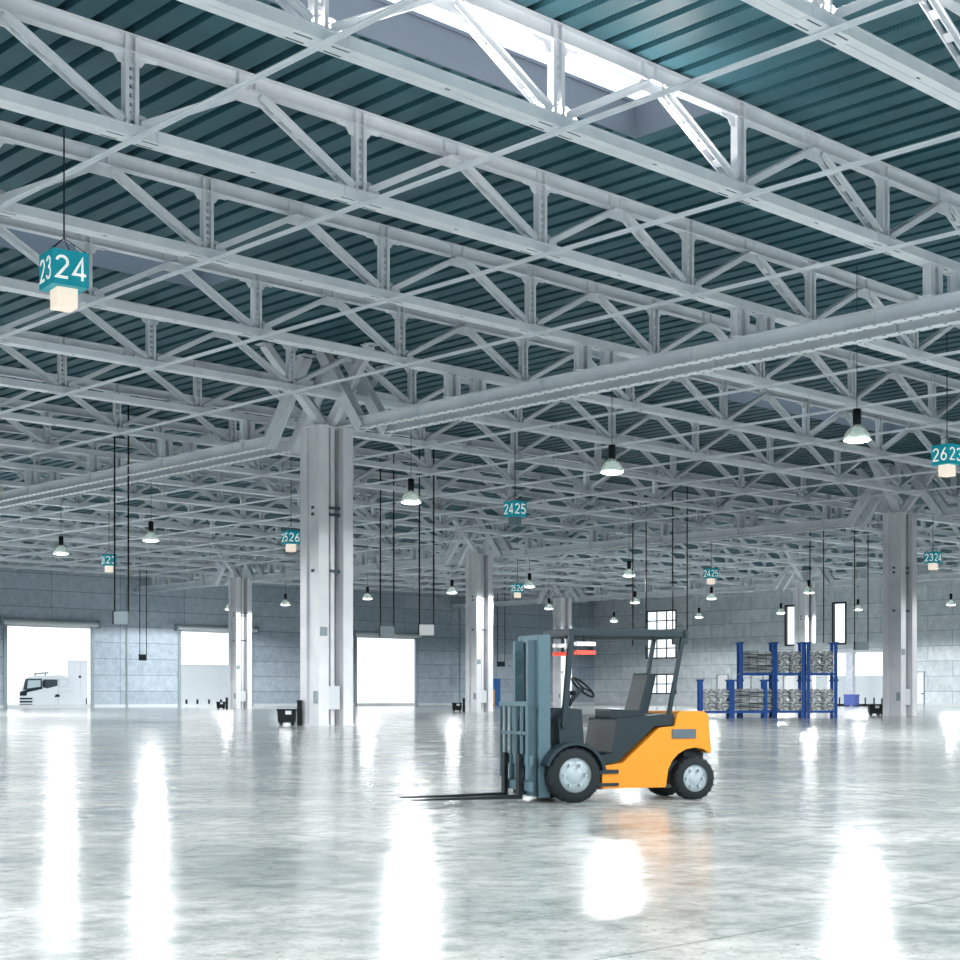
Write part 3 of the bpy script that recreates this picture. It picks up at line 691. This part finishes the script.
# ------------------------------------------------------------------ things outside the gateways
def at(pxx, Y, off=0):
    t = (pxx - 480) / 1541.4; d = Y / (F_.y + t * R_.y); return d * (F_.x + t * R_.x), d
def truck():
    Y = 166.0; x0, d = at(20, Y); x1, _ = at(77, Y); L = x1 - x0
    t = empty('truck', (x0, Y, 0), 'white truck cab facing left outside the first gateway', 'truck')
    L = x1 - x0; 
    k_ = L / 57.
    def X_(p): return (p - 20) * k_
    m = MB(); m.prism([(0, -.5), (0, 1.6), (X_(22), 2.1), (X_(24.5), 3.1), (X_(28), 3.45), (X_(34), 3.6), (X_(60), 3.72), (X_(68), 3.5), (X_(73), 3.1), (X_(74.5), 2.4), (X_(76), .9), (X_(76), -.5)], 'y', 0, 2.4); m.build('cab_body', WHITE, t, None, .08)
    m = MB(); m.prism([(X_(23), 1.95), (X_(25.3), 3.25), (X_(41.5), 3.3), (X_(41.5), 2.2)], 'y', -.03, .02); m.build('windscreen_frame', WINGLASS, t)
    m = MB(); m.prism([(X_(27), 2.15), (X_(27.6), 3.08), (X_(40), 3.12), (X_(40), 2.35)], 'y', -.06, -.03); m.build('corner_window', CURTAIN, t)
    m = MB(); m.prism([(X_(42.6), 2.3), (X_(42.8), 3.2), (X_(57), 3.2), (X_(57), 2.45), (X_(46), 2.15)], 'y', -.03, .02); m.build('side_window', WINGLASS, t)
    m = MB()
    for a, b in (((59, 3.25), (67, 3.2)), ((59, 2.3), (66, 2.4)), ((59, 2.3), (59, 3.25)), ((66, 2.4), (69, 2.75)), ((69, 2.75), (67, 3.2)), ((58, .2), (58, 3.5)), ((59, 1.7), (73, 1.9))): m.beam((X_(a[0]), -.01, a[1]), (X_(b[0]), -.01, b[1]), .05, .05)
    m.build('side_trim', PALE, t)
    m = MB(); m.prism([(-.03, 1.3), (0, 1.75), (X_(27), 2.0), (X_(42), 2.3), (X_(42), 2.1), (X_(27), 1.7), (X_(26), 1.3)], 'y', -.04, .03)
    for k in range(3): m.box((-.04, -.04, .15 + k * .36), (X_(32), .05, .33 + k * .36))
    m.build('grille', DARK, t)
    m = MB(); m.box((X_(42), -.3, 2.3), (X_(43.5), -.04, 3.0)); m.build('mirror', DARK, t)
    m = MB(); m.prism([(X_(54), 1.15), (X_(55.5), 1.45), (X_(59), 1.45), (X_(59), 1.15)], 'y', -.06, 0); m.build('door_handle', DARK, t)
    m = MB(); m.beam((X_(36), .55, 3.85), (X_(50), .55, 4.0), .1, .1); m.box((X_(37), .5, 3.55), (X_(37.5), .6, 3.9)); m.box((X_(47), .5, 3.55), (X_(47.5), .6, 3.95)); m.build('roof_lamp_bar', DARK, t)
    for xx in (X_(38), X_(66)):
        m = MB(); m.tube((xx, -.05, -.35), (xx, .32, -.35), .55, 24); m.tube((xx, -.07, -.35), (xx, .0, -.35), .26, 16, 1); m.build('wheel', [RUBBER, PALE], t)
    x2, _ = at(68, 171); x3, _ = at(87.5, 171)
    t = empty('container_trailer', (x2, 171, 0), 'pale tall box trailer behind the white truck cab', 'trailer')
    W = x3 - x2; m = MB(); m.box((0, 0, .2), (W, 9, 5.55)); m.box((-.05, -.05, 5.5), (W + .05, 9, 5.62))
    for k in range(3): m.box((W * .3 * k + .1, -.05, 1.0), (W * .3 * k + .16, 0, 5.5))
    m.build('box_body', WHITE, t)
    m = MB(); m.tube((W * .6, -.1, 3.6), (W * .6, .02, 3.6), .14, 12); m.build('marker_lamp', DARK, t)
    for xx in (.6, W - .6): m = MB(); m.tube((xx, .1, -.4), (xx, .5, -.4), .5, 20); m.build('wheel', RUBBER, t)
    for xx in (.2, W - .1): m = MB(); m.box((xx - .1, -.02, 0), (xx + .05, .1, 1.0)); m.build('landing_leg', DARK, t)
truck()
m = MB(); a, _ = at(170, 156.5); b, _ = at(262, 156.5); m.box((a, 156.5, -.9), (b, 156.9, 4.9)); m.box((a, 156.4, 4.85), (b, 157, 5.0))
tag(m.build('yard_wall', PALE), 'pale grey screen wall outside the second gateway', 'wall', None, 'structure')
for k, p in enumerate((186.5, 197.5, 209, 221)):
    x, _ = at(p, 153.5); m = MB(); m.tube((0, 0, -.87), (0, 0, .85), .12, 12); m.tube((0, 0, .85), (0, 0, .9), .13, 12)
    tag(m.build('bollard', BLACK, None, (x, 153.5, -.03)), 'black bollard outside the second gateway, %s from its left side' % ORD[k], 'bollard', 'bollards outside the gateways')
ya, yb = d4[0] - 1, d4[1] + 3
m = MB(); m.box((171, ya, -.9), (171.3, yb, 3.85)); tag(m.build('yard_wall', PALE), 'pale grey screen wall outside the right-hand gateway', 'wall', None, 'structure')
for k in range(7):
    y = d4[0] + .7 + k * 1.25; m = MB(); m.tube((0, 0, -.87), (0, 0, 1.1), .09, 12)
    tag(m.build('bollard', BLACK, None, (166.3, y, -.03)), 'black bollard outside the right-hand gateway, %s from its right side' % ORD[k], 'bollard', 'bollards outside the gateways')
m = MB(); m.box((XW + .05, d4[0], -.03), (XW + .35, d4[1], .28)); struct(m.build('trim_3', BLACK))
def atx(pxx, X):
    t = (pxx - 480) / 1541.4; d = X / (F_.x + t * R_.x); return d * (F_.y + t * R_.y), d
y1, _ = atx(846.8, 163.5); y0, _ = atx(853.5, 163.5)
m = MB(); m.box((163.3, y0, 1.5), (163.9, y1, 6.6)); m.box((163.2, y0 - .05, 6.5), (164, y1 + .05, 6.65)); m.box((163.45, (y0 + y1) / 2 - .15, 0), (163.75, (y0 + y1) / 2 + .15, 1.5))
tag(m.build('wrapped_stack', noisy(mat('wrapped_goods', (.6, .64, .72), .5), (.5, .54, .62), (.68, .71, .78), 3), None), 'tall narrow pale block pillar in the right-hand gateway', 'pillar')
y1, _ = atx(844, 162); y0, _ = atx(855, 162)
t = empty('blue_crate', (162, (y0 + y1) / 2, 0), 'blue plastic crate at the foot of the right-hand gateway', 'crate')
W = (y1 - y0) / 2; cb = mat('crate_blue', (.08, .13, .42), .5)
m = MB(); m.box((0, -W, .1), (.9, W, 1.42)); m.box((-.05, -W - .05, 1.3), (.95, W + .05, 1.45))
for k in range(4): m.box((-.03, -W + k * W * .6 + .05, .1), (0, -W + k * W * .6 + .15, 1.4))
m.build('crate_body', cb, t)
for s in (-1, 1): m = MB(); m.box((0, s * (W - .15) - .1, 0), (.9, s * (W - .15) + .1, .12)); m.build('skid', DARK, t)
# yellow equipment by the blue door
x, _ = at(492.5, 149); t = empty('yellow_trolley', (x, 149, 0), 'small yellow ladder trolley beside the blue door', 'trolley')
m = MB()
for s in (-.3, .3): m.box((s - .08, -.06, 0), (s + .08, .06, 2.1))
for k in range(4): m.box((-.35, -.05, .3 + k * .5), (.35, .05, .55 + k * .5))
m.build('ladder_frame', YEL, t)
for s in (-.3, .3): m = MB(); m.tube((s - .05, .14, .1), (s + .05, .14, .1), .1, 12); m.build('wheel', RUBBER, t)
x, _ = at(524.5, 149); t = empty('hand_truck', (x, 149, 0), 'small yellow hand truck by the left wall behind the forklift mast', 'hand truck')
m = MB(); m.prism([(-.3, 0), (.3, 0), (.25, .9), (-.05, .9)], 'y', -.25, .25); m.build('yellow_body', YEL, t)
m = MB(); m.tube((-.15, 0, .8), (-.5, 0, 1.7), .05, 8); m.build('handle', DARK, t)

# ------------------------------------------------------------------ forklift
def forklift():
    pf = F_ * 19.45 + R_ * (19.45 * (575 - 480) / 1541.4); pr = F_ * 20.0 + R_ * (20.0 * (697 - 480) / 1541.4)
    h = (pf - pr); WB = h.length; ang = math.atan2(h.y, h.x); h.normalize(); left = Vector((-h.y, h.x, 0))
    org = pf - left * .56
    t = empty('forklift', (org.x, org.y, 0), 'orange and black forklift truck crossing the hall floor towards the left', 'forklift', None, ang)
    xr = -WB
    def wheel(x, y, r, w, name='wheel'):
        s = 1 if y > 0 else -1
        m = MB(); y0, y1 = (y - w, y) if s > 0 else (y, y + w); M = Matrix.Translation((x, (y0 + y1) / 2, r)) @ Matrix.Rotation(PI / 2, 4, 'X')
        m.lathe([(r * .63, -w / 2), (r * .9, -w / 2), (r, -w / 2 + .03), (r, w / 2 - .03), (r * .9, w / 2), (r * .63, w / 2), (r * .63, -w / 2)], 40, 0, M)
        for k in range(20):
            a = 2 * PI * k / 20; R = Matrix.Translation((x, (y0 + y1) / 2, r)) @ Matrix.Rotation(a, 4, 'Y'); m.cbox((0, 0, r - .008), (.03, w * .9, .02), 0, R)
        o = m.build('wheel', RUBBER, t)
        m = MB(); m.lathe([(0, -w * .32), (r * .3, -w * .32), (r * .36, -w * .25), (r * .64, -w * .46), (r * .64, w * .46), (r * .36, w * .25), (r * .3, w * .32), (0, w * .32)], 32, 0, M)
        for k in range(6): a = 2 * PI * k / 6; m.cbox((x + math.cos(a) * r * .42, y - s * w * .12, r + math.sin(a) * r * .42), (.03, .06, .03), 0)
        m.build('hub', HUB, o)
    for s in (-1, 1): wheel(0, s * .58, .35, .24); wheel(xr, s * .52, .28, .2)
    # orange counterweight and chassis, one outline with the rear wheel arch
    arch = [(xr + .40 * math.cos(a), .28 + .40 * math.sin(a)) for a in [PI * k / 10 for k in range(11)]]
    rear = -(723 - 575) / 76.
    out = [(-.40, .17), (-.40, .46), (-.68, .49), (-1.2, .94), (-1.42, .96), (-1.46, 1.12), (-1.5, 1.15), (-1.84, 1.15), (-1.9, 1.1), (rear, .62), (rear, .36), (rear + .04, .28)]
    out = out[:-2] + [(rear + .02, .6)] + [p for p in arch[::-1] if p[0] > rear + .04] + [(xr + .42, .17)]
    m = MB(); m.prism(out, 'y', -.5, .5); m.build('chassis', ORANGE, t, None, .025)
    for q in (.5, -.512): m = MB(); m.box((-1.72, q, .8), (-1.38, q + .012, .92)); m.build('side_vent', BOLT, t)
    m = MB(); m.box((rear + .02, -.3, .45), (rear + .3, .3, .9)); m.box((xr - .2, -.35, .2), (xr + .3, .35, .5)); m.build('rear_axle', DARK, t)
    # black engine hood and seat
    m = MB(); m.prism([(-.35, .46), (-.62, .5), (-1.15, .96), (-1.42, .97), (-1.42, 1.12), (-.62, 1.06), (-.55, .62), (-.35, .58)], 'y', -.46, .46); m.build('engine_hood', SEAT, t, None, .03)
    m = MB(); m.prism([(-.62, 1.06), (-.62, 1.18), (-1.1, 1.16), (-1.12, 1.06)], 'y', -.25, .25); st = m.build('seat', SEAT, t, None, .03)
    m = MB(); m.prism([(-1.02, 1.12), (-1.16, 1.12), (-1.28, 1.62), (-1.17, 1.66)], 'y', -.23, .23); m.build('seat_back', SEAT, t, None, .03)
    # front cowl, floor, fenders
    m = MB(); m.prism([(.12, .35), (.16, 1.05), (.05, 1.2), (-.16, 1.18), (-.2, .62), (-.42, .5), (-.42, .35)], 'y', -.4, .4); m.build('front_cowl', DARK, t, None, .03)
    for s in (-1, 1):
        m = MB(); fo = [(.42 * math.cos(a), .35 + .42 * math.sin(a)) for a in [PI * (.1 + .85 * k / 10) for k in range(11)]]; fi = [(.38 * math.cos(a), .35 + .38 * math.sin(a)) for a in [PI * (.1 + .85 * k / 10) for k in range(11)]]
        for k in range(10): m.prism([fo[k], fo[k + 1], fi[k + 1], fi[k]], 'y', *sorted((s * .3, s * .6)))
        m.build('fender', DARK, t)
        m = MB(); m.box((-.62, min(s * .4, s * .52), .36), (-.3, max(s * .4, s * .52), .41)); m.box((-.62, min(s * .4, s * .52), .2), (-.34, max(s * .4, s * .52), .24)); m.build('step', DARK, t)
    m = MB(); m.tube((-.05, 0, 1.15), (-.32, 0, 1.45), .03, 10); sw = m.build('steering_column', DARK, t)
    m = MB(); n = 24; M = Matrix.Translation((-.34, 0, 1.46)) @ Matrix.Rotation(-.75, 4, 'Y')
    for k in range(n): a, b = 2 * PI * k / n, 2 * PI * (k + 1) / n; m.tube(M @ Vector((.18 * math.cos(a), .18 * math.sin(a), 0)), M @ Vector((.18 * math.cos(b), .18 * math.sin(b), 0)), .015, 8)
    for k in range(3): a = 2 * PI * k / 3; m.tube(M @ Vector((0, 0, 0)), M @ Vector((.18 * math.cos(a), .18 * math.sin(a), 0)), .012, 6)
    m.build('steering_wheel', BLACK, sw)
    for k in range(3):
        m = MB(); m.tube((-.02, .18 + k * .07, 1.18), (-.1, .18 + k * .07, 1.38), .01, 8); m.lathe([(0, -.03), (.022, -.02), (.025, 0), (.022, .02), (0, .03)], 12, 0, Matrix.Translation((-.1, .18 + k * .07, 1.39))); m.build('lever', BLACK, t)
    # overhead guard
    g = MB()
    g.box((-1.60, -.47, 2.11), (-.02, -.41, 2.21)); g.box((-1.60, .41, 2.11), (-.02, .47, 2.21)); g.box((-.04, -.47, 2.11), (.04, .47, 2.21)); g.box((-1.62, -.47, 2.11), (-1.54, .47, 2.21))
    for k in range(9): x = -1.42 + k * .165; g.beam((x, -.44, 2.16), (x, .44, 2.16), .03, .1)
    g.build('guard_roof', DARK, t, None, .012)
    for s in (-1, 1):
        m = MB(); m.beam((.1, s * .42, .95), (.0, s * .44, 2.15), .07, .06, up=(1, 0, 0)); m.build('guard_post', DARK, t)
        m = MB(); m.beam((-1.36, s * .42, 1.05), (-1.57, s * .44, 2.15), .045, .05, up=(1, 0, 0)); m.build('guard_post', DARK, t)
        m = MB(); m.box((-.34, s * .38 - .05, 1.99), (-.08, s * .38 + .05, 2.04)); m.build('work_lamp', WHITE, t)
        m = MB(); m.box((-.34, s * .38 - .05, 1.88), (-.08, s * .38 + .05, 1.93)); m.build('red_lamp', RED, t)
        m = MB(); m.box((-.23, s * .38 - .02, 1.93), (-.19, s * .38 + .02, 2.13)); m.build('lamp_bracket', DARK, t)
    # mast
    MAST = mat('mast_steel', (.06, .11, .135), .5, spec=.25)
    for s in (-1, 1):
        m = MB(); y = s * .33; m.box((.26, y - .05, .06), (.42, y + .05, 2.12)); m.box((.26, y - .09 * s - .02, .06), (.30, y - .09 * s + .02, 2.12)); m.build('mast_rail', MAST, t, None, .008)
        m = MB(); y = s * .24; m.box((.40, y - .04, .08), (.53, y + .04, 2.06)); m.build('inner_rail', MAST, t, None, .008)
        m = MB(); m.tube((.3, s * .2, .15), (.3, s * .2, 1.9), .035, 14); m.build('lift_cylinder', HUB, t)
        m = MB(); m.tube((.1, s * .3, .55), (.3, s * .3, .75), .04, 12); m.build('tilt_cylinder', DARK, t)
        m = MB(); m.box((.41, s * .1 - .012, .3), (.44, s * .1 + .012, 1.95)); m.build('lift_chain', DARK, t)
    m = MB()
    for z in (.3, 1.05, 2.04): m.box((.27, -.36, z), (.41, .36, z + .09))
    m.build('mast_crossbar', MAST, t)
    m = MB(); m.box((.54, -.5, .15), (.6, .5, .27)); m.box((.54, -.5, .48), (.6, .5, .6))
    for y in (-.3, .3): m.box((.5, y - .04, .15), (.56, y + .04, .6))
    m.build('carriage', MAST, t)
    m = MB()
    for k in range(6): y = -.48 + k * .192; m.beam((.62, y, .3), (.62, y, 1.25), .03, .03)
    m.box((.6, -.5, 1.22), (.64, .5, 1.28)); m.box((.6, -.5, .86), (.63, .5, .9)); m.build('load_backrest', MAST, t)
    tip = (575 - 415) / 78.
    for s in (-1, 1):
        m = MB(); y = s * .27; m.prism([(.62, .62), (.67, .62), (.67, .1), (tip, .07), (tip, .055), (.62, .05)], 'y', y - .06, y + .06); m.build('fork', BLACK, t, None, .006)
    m = MB(); m.box((-.5, -.3, .15), (.15, .3, .38)); m.build('drive_axle', DARK, t)
forklift()

# ------------------------------------------------------------------ uplight strips added on two bottom chords to brighten the deck
for k in range(7):
    x = 19.5 + (k % 4) * 3.3; Yk = Y0 - B * (k // 4); E_ = (150, 520)[k // 4]
    t = empty('added_uplight', (x, Yk, ZB + .28), 'slim added uplight strip lying on the truss bottom chord near the nearest skylight', 'lamp', 'added uplight strips on the truss')
    m = MB(); m.box((-1.2, -.12, 0), (1.2, .12, .06)); m.build('housing', PALE, t)
    l = bpy.data.lights.new('uplight', 'AREA'); l.shape = 'RECTANGLE'; l.size = 2.3; l.size_y = .2; l.energy = E_; l.color = (1, .9, .86)  # added source shining up at the deck
    o = bpy.data.objects.new('uplight', l); C.objects.link(o); o.location = (x, Yk, ZB + .36); o.rotation_euler = (PI, 0, 0)

# ------------------------------------------------------------------ sky, camera, view
w = bpy.data.worlds.new('sky'); S.world = w; w.use_nodes = True
bg = w.node_tree.nodes['Background']; bg.inputs[0].default_value = (.93, .97, 1, 1); bg.inputs[1].default_value = 1.6
cam = bpy.data.cameras.new('camera'); cam.sensor_width = 36; cam.lens = 36 * 1541.37 / 960; cam.shift_y = (695.18 - 480) / 960; cam.clip_end = 2000
co = bpy.data.objects.new('camera', cam); C.objects.link(co); co.location = (0, 0, 1.36); co.rotation_euler = (PI / 2, 0, YAW - PI / 2); S.camera = co
S.view_settings.view_transform = 'Standard'; S.view_settings.look = 'None'; S.view_settings.gamma = 1; S.view_settings.exposure = 0
S.view_settings.use_curve_mapping = False
S.cycles.use_denoising = True; S.cycles.max_bounces = 8; S.cycles.diffuse_bounces = 4; S.cycles.glossy_bounces = 3; S.cycles.transparent_max_bounces = 6
S.cycles.sample_clamp_indirect = 8
